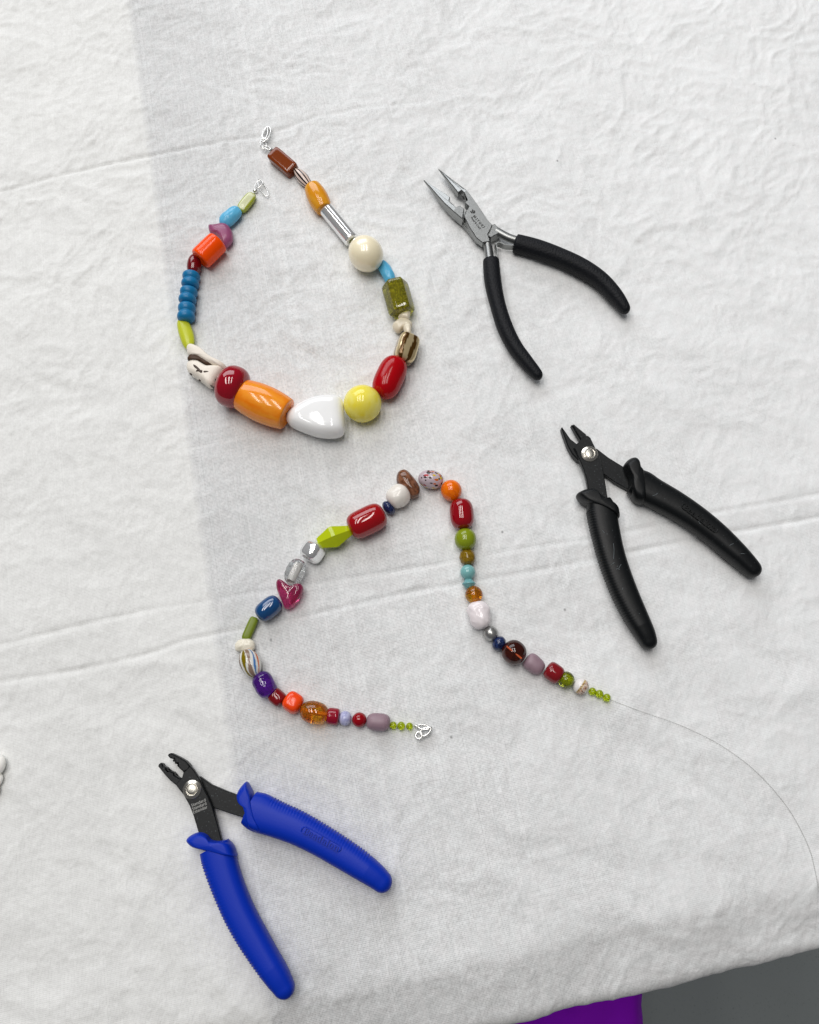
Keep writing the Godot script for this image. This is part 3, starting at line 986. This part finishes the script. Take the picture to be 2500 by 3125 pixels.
func steel_pliers() -> void:
	var t := thing("pliers", "polished steel chain nose pliers with slim black foam handles", "pliers", at(1500, 800))
	# lower blade: its jaw lies level with the plate, the bar behind passes under it
	var J := func(x: float, y: float) -> Vector2: return Vector2(1270 + x / 4.929, 490 + y / 4.929)
	var sh := Shape.new()
	_plate(sh, pts("114,290 126,286 250,374 420,480 512,548 498,600 548,648 602,696 662,672 724,722 700,880 560,762 430,645 300,500 200,385", 1270, 490, 4.929), 0.0020, 0.0088, 0.0004, J.call(120, 286), J.call(560, 690), Vector2(0.0044, 0.0056))
	_plate(sh, pts("560,690 720,740 900,880 1100,960 1150,1060 1120,1180 1010,1230 905,1200 760,1010 600,800", 1270, 490, 4.929), 0.0010, 0.0046, 0.0002)
	_plate(sh, pts("1000,1000 1152,958 1185,945 1225,985 1258,1012 1275,1050 1258,1090 1180,1125 1128,1160 1060,1120", 1270, 490, 4.929), 0.0012, 0.0080, 0.0004)
	part(t, "jaw", sh.mesh(true, org), M.steel, "steel jaw with a square wire-cutting notch")
	var sa := Shape.new()
	_plate(sa, pts("335,120 352,128 520,262 700,398 762,442 840,540 920,650 1000,770 1060,862 1105,920 1150,962 1112,1050 1080,1108 1098,1160 1112,1212 1000,1236 905,1160 800,1000 718,828 764,745 794,688 738,640 745,606 772,590 720,480 682,448 632,482 560,392 440,248", 1270, 490, 4.929), 0.0046, 0.0090, 0.0004, J.call(338, 120), J.call(640, 440), Vector2(0.0050, 0.0058))
	_plate(sa, pts("338,122 440,248 560,392 632,482 682,448 720,480 760,442 700,398 520,262", 1270, 490, 4.929), 0.0016, 0.0048, 0.0001, J.call(338, 120), J.call(640, 440), Vector2(0.0042, 0.0050))
	var ja := part(t, "jaw", sa.mesh(true, org), M.steel, "steel jaw plate engraved with the maker's lettering")
	lettering(ja, "MIYUKI", Vector2(1270 + 868 / 4.929, 490 + 828 / 4.929), Vector2(1270 + 1022 / 4.929, 490 + 1008 / 4.929), 0.00905, "Droid Sans", 700, M.ink, 0.00006, 10)
	lettering(ja, "Bead & Craft", Vector2(1270 + 833 / 4.929, 490 + 852 / 4.929), Vector2(1270 + 966 / 4.929, 490 + 1030 / 4.929), 0.00905, "Droid Sans", 700, M.ink)
	# the maker's mark: two leaning leaves
	var mk := Shape.new()
	for q in ["812,765 828,752 842,775 846,800 832,792 822,778", "850,728 860,742 862,775 856,792 842,772 842,740", "862,770 880,752 894,768 886,786 868,800 860,792", "864,752 874,744 880,752 870,762"]:
		_plate(mk, pts(q, 1270, 490, 4.929), 0.0089, 0.00908, 0.00002)
	part(ja, "maker_mark", mk.mesh(true, org), M.ink)
	# handle rods, springs and foam sleeves
	var up := []
	for q in [[1060, 1200, 0.0062], [1080, 1290, 0.006], [1095, 1380, 0.006], [1112, 1520, 0.006]]:
		up.append(at(1270 + q[0] / 4.929, 490 + q[1] / 4.929, q[2]))
	part(t, "handle_rod", tube(smooth_line(up, 14), 0.0026, false, 20), M.steel)
	up = []
	for q in [[1205, 1060, 0.0058], [1290, 1110, 0.006], [1400, 1165, 0.006], [1520, 1205, 0.006]]:
		up.append(at(1270 + q[0] / 4.929, 490 + q[1] / 4.929, q[2]))
	part(t, "handle_rod", tube(smooth_line(up, 14), 0.0025, false, 20), M.steel)
	part(t, "leaf_spring", strip(pts("1470,1272 1400,1268 1330,1258 1262,1230 1232,1226 1214,1240 1206,1270", 1270, 490, 4.929), 0.0026, 0.0072, 0.0005), M.steel)
	part(t, "leaf_spring", strip(pts("1192,1246 1208,1280 1222,1340 1218,1400 1210,1450", 1270, 490, 4.929), 0.0026, 0.0072, 0.0005), M.steel)
	part(t, "foam_grip", grip("303,472,142 322,680,146 368,895,134 435,1105,136 525,1285,130 640,1435,118 730,1540,98 768,1592,76", 1400, 640, 3.08, {"hz": 0.0056, "p": 2.3, "round_start": 0.0012, "slim": 1.06}), M.foam)
	part(t, "foam_grip", grip("522,316,156 730,372,166 950,452,158 1150,545,154 1330,662,142 1460,795,130 1545,905,104 1584,972,74", 1400, 640, 3.08, {"hz": 0.0056, "p": 2.3, "round_start": 0.0012, "slim": 1.06}), M.foam)

func logo(g: MeshInstance3D, a: Vector2, b: Vector2, half_px: float, h: float, m: Material) -> void:
	# a raised oval rim with the word cast inside it
	var d := (b - a).normalized()
	var s := Vector2(-d.y, d.x)
	var ring := []
	for i in 40:
		var ang := TAU * i / 40
		var q := (b if cos(ang) >= 0 else a) + (d * cos(ang) + s * sin(ang)) * half_px
		ring.append(at(q.x, q.y, h - 0.0006 * absf(sin(ang))))
	part(g, "logo_rim", tube(ring, 0.0004, true, 8), m)
	lettering(g, "Beadalon", a - d * half_px * 0.45, b + d * half_px * 0.45, h + 0.0001, "Droid Serif", 700, m, 0.0010)

func black_cutters() -> void:
	var t := thing("pliers", "black flush cutting pliers with short pointed jaws and scuffed rubber handles", "pliers", at(1900, 1600))
	var mb := Shape.new()
	_plate(mb, pts("232,190 243,183 290,250 350,338 432,402 480,440 520,560 470,625 440,612 372,540 312,432 266,300 236,215", 1660, 1260, 4.3125), 0.0016, 0.0058, 0.0006)
	_plate(mb, pts("440,480 700,470 850,585 1060,715 1150,770 1160,1030 1095,1000 930,908 792,806 600,760", 1660, 1260, 4.3125), 0.0016, 0.0046, 0.0003)
	part(t, "jaw", mb.mesh(true, org), M.black_steel, "dark pointed cutting jaw with worn brown edge")
	var ma := Shape.new()
	_plate(ma, pts("490,352 545,296 585,300 615,325 650,400 690,480 728,548 760,650 790,800 820,980 848,1168 760,1190 620,1130 588,1020 560,860 522,740 472,620 432,520 395,456 440,400", 1660, 1260, 4.3125), 0.0048, 0.0076, 0.0004)
	_plate(ma, pts("362,158 400,144 460,195 552,270 580,310 520,400 482,352 440,286 388,196", 1660, 1260, 4.3125), 0.0022, 0.0062, 0.0008)
	part(t, "jaw", ma.mesh(true, org), M.black_steel)
	screw(t, 1660 + 600 / 4.3125, 1260 + 541 / 4.3125, 25.5, 0.0076)
	var ga := part(t, "rubber_grip", grip("240,480,220 266,560,262 292,700,258 338,900,246 397,1085,240 470,1270,232 555,1450,212 630,1590,180 668,1672,150 690,1728,140", 1740, 1360, 2.782, {"hz": 0.0062, "p": 2.7, "N": 260, "tooth": 0.0009, "side": 1.0, "t0": 0.04, "t1": 0.8, "slim": 0.93}), M.black_rubber)
	part(ga, "grip_collar", dome(pts("52,422 90,392 150,378 200,384 240,430 290,462 345,490 400,535 414,580 414,616 380,610 330,582 250,545 170,515 115,490 80,465", 1740, 1360, 2.782), 0.0070, 0.0068, 0.3), M.black_rubber)
	var gb := part(t, "rubber_grip", grip("545,305,250 610,345,282 700,400,268 880,500,252 1060,618,236 1230,752,222 1380,890,200 1500,1005,172 1560,1065,150 1598,1104,140", 1740, 1360, 2.782, {"hz": 0.0062, "p": 2.7, "N": 200, "slim": 0.93}), M.black_rubber)
	part(gb, "grip_collar", dome(pts("456,178 470,145 505,118 545,112 572,140 584,190 610,225 622,300 628,400 630,470 608,496 570,484 540,462 515,420 502,360 500,290 475,235", 1740, 1360, 2.782), 0.0070, 0.0068, 0.3), M.black_rubber)
	logo(gb, Vector2(1740 + 975 / 2.782, 1360 + 523 / 2.782), Vector2(1740 + 1228 / 2.782, 1360 + 712 / 2.782), 9.5, 0.0129, M.black_rubber)
	# pale scuffs worn into the rubber
	var sc := mat("6c7478", 0.7)
	for q in [["368,830 371,860 373,890 371,930 369,962", ga], ["352,1010 364,1002 376,990", ga], ["392,1050 404,1044 422,1052", ga], ["415,1040 424,1022 434,1008", ga], ["275,722 284,732 292,742", ga], ["700,425 725,418 745,402", gb], ["1448,918 1465,916 1482,918", gb], ["1090,640 1098,655 1106,668", gb], ["1355,848 1370,838 1388,832", gb], ["444,1222 447,1215 449,1206", ga]]:
		var line := []
		for w in pts(q[0], 1740, 1360, 2.782):
			line.append(at(w.x, w.y, 0.01275))
		part(q[1], "scuff", tube(smooth_line(line, 10), 0.00011, false, 5), sc)

func blue_crimpers() -> void:
	var t := thing("pliers", "blue handled crimping pliers with black notched jaws", "pliers", at(750, 2650))
	var mb := Shape.new()
	_plate(mb, pts("76,236 84,214 104,199 124,212 132,236 150,240 168,250 166,272 180,284 204,282 222,294 232,292 246,310 250,330 275,345 300,360 345,356 400,420 360,520 300,478 262,432 205,388 150,328", 460, 2270, 3.45), 0.0016, 0.0062, 0.0006)
	_plate(mb, pts("360,400 515,342 640,430 800,498 960,556 1030,790 1000,786 800,722 650,668 480,560", 460, 2270, 3.45), 0.0016, 0.0048, 0.0003)
	part(t, "jaw", mb.mesh(true, org), M.black_steel, "black jaw with three rounded notches")
	var ma := Shape.new()
	_plate(ma, pts("330,352 345,300 415,232 450,270 482,318 522,380 560,470 610,570 650,665 700,830 752,1030 640,1060 520,980 498,918 452,762 410,652 342,532 300,480 264,432 288,396", 460, 2270, 3.45), 0.0050, 0.0078, 0.0004)
	_plate(ma, pts("178,124 186,106 210,96 250,113 310,144 370,180 416,232 400,270 345,302 330,284 306,262 288,244 276,232 280,208 262,212 250,204 254,190 236,188 230,176 238,160 216,156 200,150", 460, 2270, 3.45), 0.0024, 0.0070, 0.0006)
	var ja := part(t, "jaw", ma.mesh(true, org), M.black_steel, "black jaw plate printed with three words")
	screw(t, 460 + 437 / 3.45, 2270 + 480 / 3.45, 28, 0.0078)
	var k := 0
	for w in ["Standard", "Standard", "Estandar"]:
		var o := Vector2(8.0, 37.0) * k / 3.45
		lettering(ja, w, Vector2(460 + 430 / 3.45, 2270 + 650 / 3.45) + o, Vector2(460 + 578 / 3.45, 2270 + 590 / 3.45) + o, 0.00786, "Droid Sans", 400, mat("b4b4b0", 0.6))
		k += 1
	var ga := part(t, "rubber_grip", grip("322,535,240 352,605,272 384,715,262 440,870,252 512,1035,246 600,1195,238 692,1345,220 780,1480,198 835,1570,168 868,1640,158", 520, 2360, 2.396, {"hz": 0.0066, "p": 2.7, "N": 280, "tooth": 0.0008, "side": 1.0, "t0": 0.05, "t1": 0.8, "slim": 0.9}), M.blue_rubber)
	part(ga, "grip_collar", dome(pts("124,492 140,462 185,436 232,430 275,448 305,482 350,492 400,490 445,506 472,545 482,580 488,604 440,606 380,592 320,575 260,560 205,546 160,530", 520, 2360, 2.396), 0.0072, 0.0070, 0.3), M.blue_rubber)
	var gb := part(t, "rubber_grip", grip("580,250,262 650,285,296 775,335,272 930,398,256 1085,480,240 1230,567,230 1370,657,216 1490,742,188 1555,798,164 1606,842,156", 520, 2360, 2.396, {"hz": 0.0066, "p": 2.7, "N": 280, "tooth": 0.0008, "side": -1.0, "t0": 0.12, "t1": 0.8, "slim": 0.9}), M.blue_rubber)
	part(gb, "grip_collar", dome(pts("492,170 500,130 528,88 560,60 580,90 598,130 612,200 628,280 650,360 676,420 660,436 622,424 590,402 570,350 556,290 540,240 505,210", 520, 2360, 2.396), 0.0072, 0.0070, 0.3), M.blue_rubber)
	logo(gb, Vector2(520 + 988 / 2.396, 2360 + 420 / 2.396), Vector2(520 + 1218 / 2.396, 2360 + 546 / 2.396), 12.0, 0.0137, M.blue_rubber)
	var rub := mat("3a5cb8", 0.6)
	for q in ["1396,688 1404,706 1414,713 1424,702 1428,688", "600,1265 596,1280 594,1292"]:
		var line := []
		for w in pts(q, 520, 2360, 2.396):
			line.append(at(w.x, w.y, 0.01335))
		part(gb if line[0].x > -0.03 else ga, "scuff", tube(smooth_line(line, 10), 0.00016, false, 5), rub)


func lights() -> void:
	var e := Environment.new()
	e.background_mode = Environment.BG_COLOR
	e.background_color = Color(0.365, 0.365, 0.372)
	e.tonemap_mode = Environment.TONE_MAPPER_LINEAR
	e.tonemap_exposure = 0.95
	e.sdfgi_enabled = true
	e.ssao_enabled = true
	e.ssil_enabled = true
	var we := WorldEnvironment.new()
	we.environment = e
	add_child(we)
	# the bright window wall beyond the far end of the table
	area("window_light", Vector3(-0.9, 1.7, -2.6), Vector3(0, 0, -0.15), Vector2(2.6, 1.5), 5.2, Color(0.97, 0.98, 1.0))
	# two rows of ceiling tubes that run away from the camera
	for x in [-1.0, -0.45, 0.15]:
		area("tube_light", Vector3(x, 2.1, -0.6), Vector3(x, 0, -0.6), Vector2(0.2, 1.4), 1.24, Color(1.0, 0.985, 0.97))

func area(called: String, from: Vector3, to: Vector3, size: Vector2, energy: float, col: Color) -> void:
	var l := AreaLight3D.new()
	l.name = numbered(self, called)
	l.area_size = size
	l.light_energy = energy
	l.light_color = col
	l.shadow_enabled = true
	l.area_range = 12.0
	add_child(l, true)
	l.look_at_from_position(from, to, Vector3.FORWARD if absf(from.x - to.x) + absf(from.z - to.z) < 0.01 else Vector3.UP)


func materials() -> void:
	var grain := noise_tex(512, 0.06, 3, 3)
	var pebble := noise_tex(512, 0.12, 2, 8)
	M.silver = mat("e4e4e1", 0.24, {"metal": 0.9})
	M.chrome = mat("f4f5f5", 0.12, {"metal": 0.75})
	M.steel = mat("949695", 0.36, {"metal": 1.0, "bump": 0.002, "tex": grain, "scale": 60.0})
	M.steel_bright = mat("dad6cc", 0.26, {"metal": 1.0})
	M.steel_brushed = mat("b8b6ae", 0.3, {"metal": 1.0, "bump": 0.003, "tex": grain, "scale": 80.0})
	M.black_steel = mat("161919", 0.45, {"metal": 0.2, "spec": 0.4, "bump": 0.002, "tex": grain, "scale": 70.0})
	M.ink = mat("1a1916", 0.6)
	M.foam = mat("0a0d13", 0.6, {"bump": 0.03, "tex": pebble, "scale": 11.0, "spec": 0.36})
	M.black_rubber = mat("0b0e10", 0.42, {"spec": 0.36, "bump": 0.004, "tex": grain, "scale": 40.0})
	M.blue_rubber = mat("002eae", 0.44, {"bump": 0.003, "tex": grain, "scale": 40.0, "spec": 0.34})
	M.blue_satin = mat("1672a4", 0.34, {"spec": 0.4})
	M.bone = mat("efe7da", 0.45, {"bump": 0.01, "tex": grain, "scale": 30.0})
	M.shell = mat("e6dcc6", 0.2)
	M.pearl = mat("fff4d2", 0.36, {"coat": 1.0, "spec": 0.8})
	M.wire = mat("ccccc8", 0.4, {"metal": 0.2})
	M.vc_gloss = mat("ffffff", 0.2, {"vc": true})
	M.vc_polish = mat("ffffff", 0.13, {"vc": true})
	M.vc_gold = mat("ffffff", 0.2, {"vc": true, "metal": 0.55, "coat": 0.5})
	for k in [[M.black_steel, 9.0, 0.80], [M.black_rubber, 7.0, 0.84]]:
		k[0].albedo_texture = speck_tex(int(k[1]), k[2], Color(1, 1, 1))
		k[0].albedo_color = Color.WHITE
		k[0].albedo_texture.color_ramp.colors = PackedColorArray([Color("060809"), Color("0d1012"), Color("0d1012"), Color("5a6264")])
		k[0].uv1_scale = Vector3.ONE * k[1]


func _ready() -> void:
	var cam := Camera3D.new()
	cam.name = "camera"
	cam.fov = rad_to_deg(2.0 * atan(1562.5 / F))
	cam.position = Vector3(0, CAM_H, 0)
	cam.rotation_degrees = Vector3(TILT - 90.0, 0, 0)
	cam.near = 0.01
	cam.far = 20.0
	add_child(cam)
	cam.current = true
	lights()

	rng.seed = 4
	for q in [[n_fold, 0.011, 2, 1], [n_crum, 0.035, 3, 2], [n_fine, 0.14, 3, 3], [n_amp, 0.02, 2, 4], [n_mix, 0.022, 3, 6]]:
		q[0].noise_type = FastNoiseLite.TYPE_SIMPLEX_SMOOTH
		q[0].frequency = q[1]
		q[0].fractal_octaves = q[2]
		q[0].seed = q[3]
	n_crum.fractal_type = FastNoiseLite.FRACTAL_RIDGED
	edge0 = at(1547, 3112, -0.022)
	e_dir = (at(2500, 2886, -0.022) - edge0).normalized()
	edge0.y = 0.0
	n_dir = Vector3.UP.cross(e_dir)
	if n_dir.z > 0.0:
		n_dir = -n_dir
	var always := func(_s): return 1.0
	for q in [
		["-300,660 0,587 167,540 283,511 435,478 638,442 797,417 957,359 1087,333 1400,300", 0.0013, 0.0014, func(s): return smoothstep(0.10, 0.0, s)],
		["-300,2040 0,1969 283,1900 435,1864 601,1838 841,1799 1250,1737 1570,1679 1810,1645 2228,1556 2500,1509 2900,1430", 0.0008, 0.0011, always],
		["-300,2150 0,2081 239,2045 435,2001 580,1951 725,1922 942,1878 1051,1853 1250,1806 1395,1784 1656,1740 2228,1625 2500,1578 2900,1500", 0.0012, 0.0012, always],
		["-200,60 217,137 400,180 560,225 900,330 1200,420", 0.0005, 0.003, func(s): return smoothstep(0.03, -0.03, s)],
	]:
		var line := []
		for p in pts(q[0]):
			line.append(sd(at(p.x, p.y)))
		creases.append({"line": line, "deep": q[1], "wide": q[2], "fade": q[3]})

	materials()
	org = Vector3.ZERO
	# the setting below the table
	var fm := mat("868c8b", 0.6, {"bump": 0.02, "tex": noise_tex(512, 0.02, 4, 12), "scale": 2.0})
	fm.albedo_texture = speck_tex(31, 0.9, Color(0.92, 0.92, 0.92))
	fm.albedo_texture.color_ramp.colors = PackedColorArray([Color(0.9, 0.9, 0.9), Color(1, 1, 1), Color(1, 1, 1), Color(0.92, 0.92, 0.92)])
	var fl := PlaneMesh.new()
	fl.size = Vector2(6, 6)
	var floor_ := part(self, "floor", fl, fm)
	floor_.position = Vector3(0, -0.74, 0)
	floor_.set_meta("kind", "structure")
	floor_.set_meta("label", "dark grey smooth floor below the table edge")

	make_cloth()
	seat()
	upper_necklace()
	lower_strand()
	steel_pliers()
	black_cutters()
	blue_crimpers()
	white_cluster()

func seat() -> void:
	# a purple velvety seat pushed in under the table edge
	var h := -0.28
	var c := at(1967, 3050, h)
	var x0 := c.x - 0.40
	var z0 := c.z - 0.30
	org = Vector3((x0 + c.x) / 2.0, h - 0.06, c.z)
	var sh := Shape.new()
	var n := FastNoiseLite.new()
	n.frequency = 9.0
	n.fractal_octaves = 3
	n.domain_warp_enabled = true
	n.domain_warp_amplitude = 0.03
	n.domain_warp_frequency = 8.0
	var k := 60
	for i in k + 1:
		for j in k + 1:
			var fx := float(j) / k
			var fz := float(i) / k
			var ed := minf(minf(fx, 1.0 - fx) * 0.40, minf(fz, 1.0 - fz) * 0.46)
			var drop := -0.012 * pow(1.0 - clampf(ed / 0.012, 0.0, 1.0), 2.0)
			sh.add(Vector3(lerpf(x0, c.x, fx), h + drop + 0.022 * n.get_noise_2d(fx * 0.4, fz * 0.46), lerpf(z0, z0 + 0.46, fz)))
	sh.grid(0, k + 1, k + 1, false)
	var f := sh.v.size()
	var rim := []
	for j in k: rim.append(j)
	for i in k: rim.append(i * (k + 1) + k)
	for j in k: rim.append(k * (k + 1) + k - j)
	for i in k: rim.append((k - i) * (k + 1))
	for q in rim:
		sh.add(sh.v[q])
	for q in rim:
		sh.add(sh.v[q] * Vector3(1, 0, 1) + Vector3.UP * (h - 0.06))
	for i in rim.size():
		var j := (i + 1) % rim.size()
		sh.quad(f + j, f + i, f + rim.size() + i, f + rim.size() + j)
	var o := part(self, "seat_cushion", sh.mesh(false, org), mat("8c12c4", 0.8, {"rim": 0.6, "spec": 0.2}))
	o.position = org
	o.set_meta("label", "purple velvety seat showing below the table edge")
	o.set_meta("category", "seat")

func white_cluster() -> void:
	var t := thing("bead_flower", "glossy white lobed bead cut off by the picture edge", "bead", at(-20, 2350))
	var w := mat("fbfaf4", 0.3)
	ball(t, "lobe", "", -18, 2334, 66, w, 1, 0.2, {"n": 2.3, "flat": 0.55})
	ball(t, "lobe", "", -14, 2378, 44, w, 1, 0.3, {"n": 2.3, "flat": 0.55})
	ball(t, "lobe", "", -22, 2408, 44, w, 1, 0.0, {"n": 2.2, "flat": 0.55})
	ball(t, "lobe", "", -52, 2372, 60, w, 1, 0.0, {"n": 2.2, "flat": 0.55})
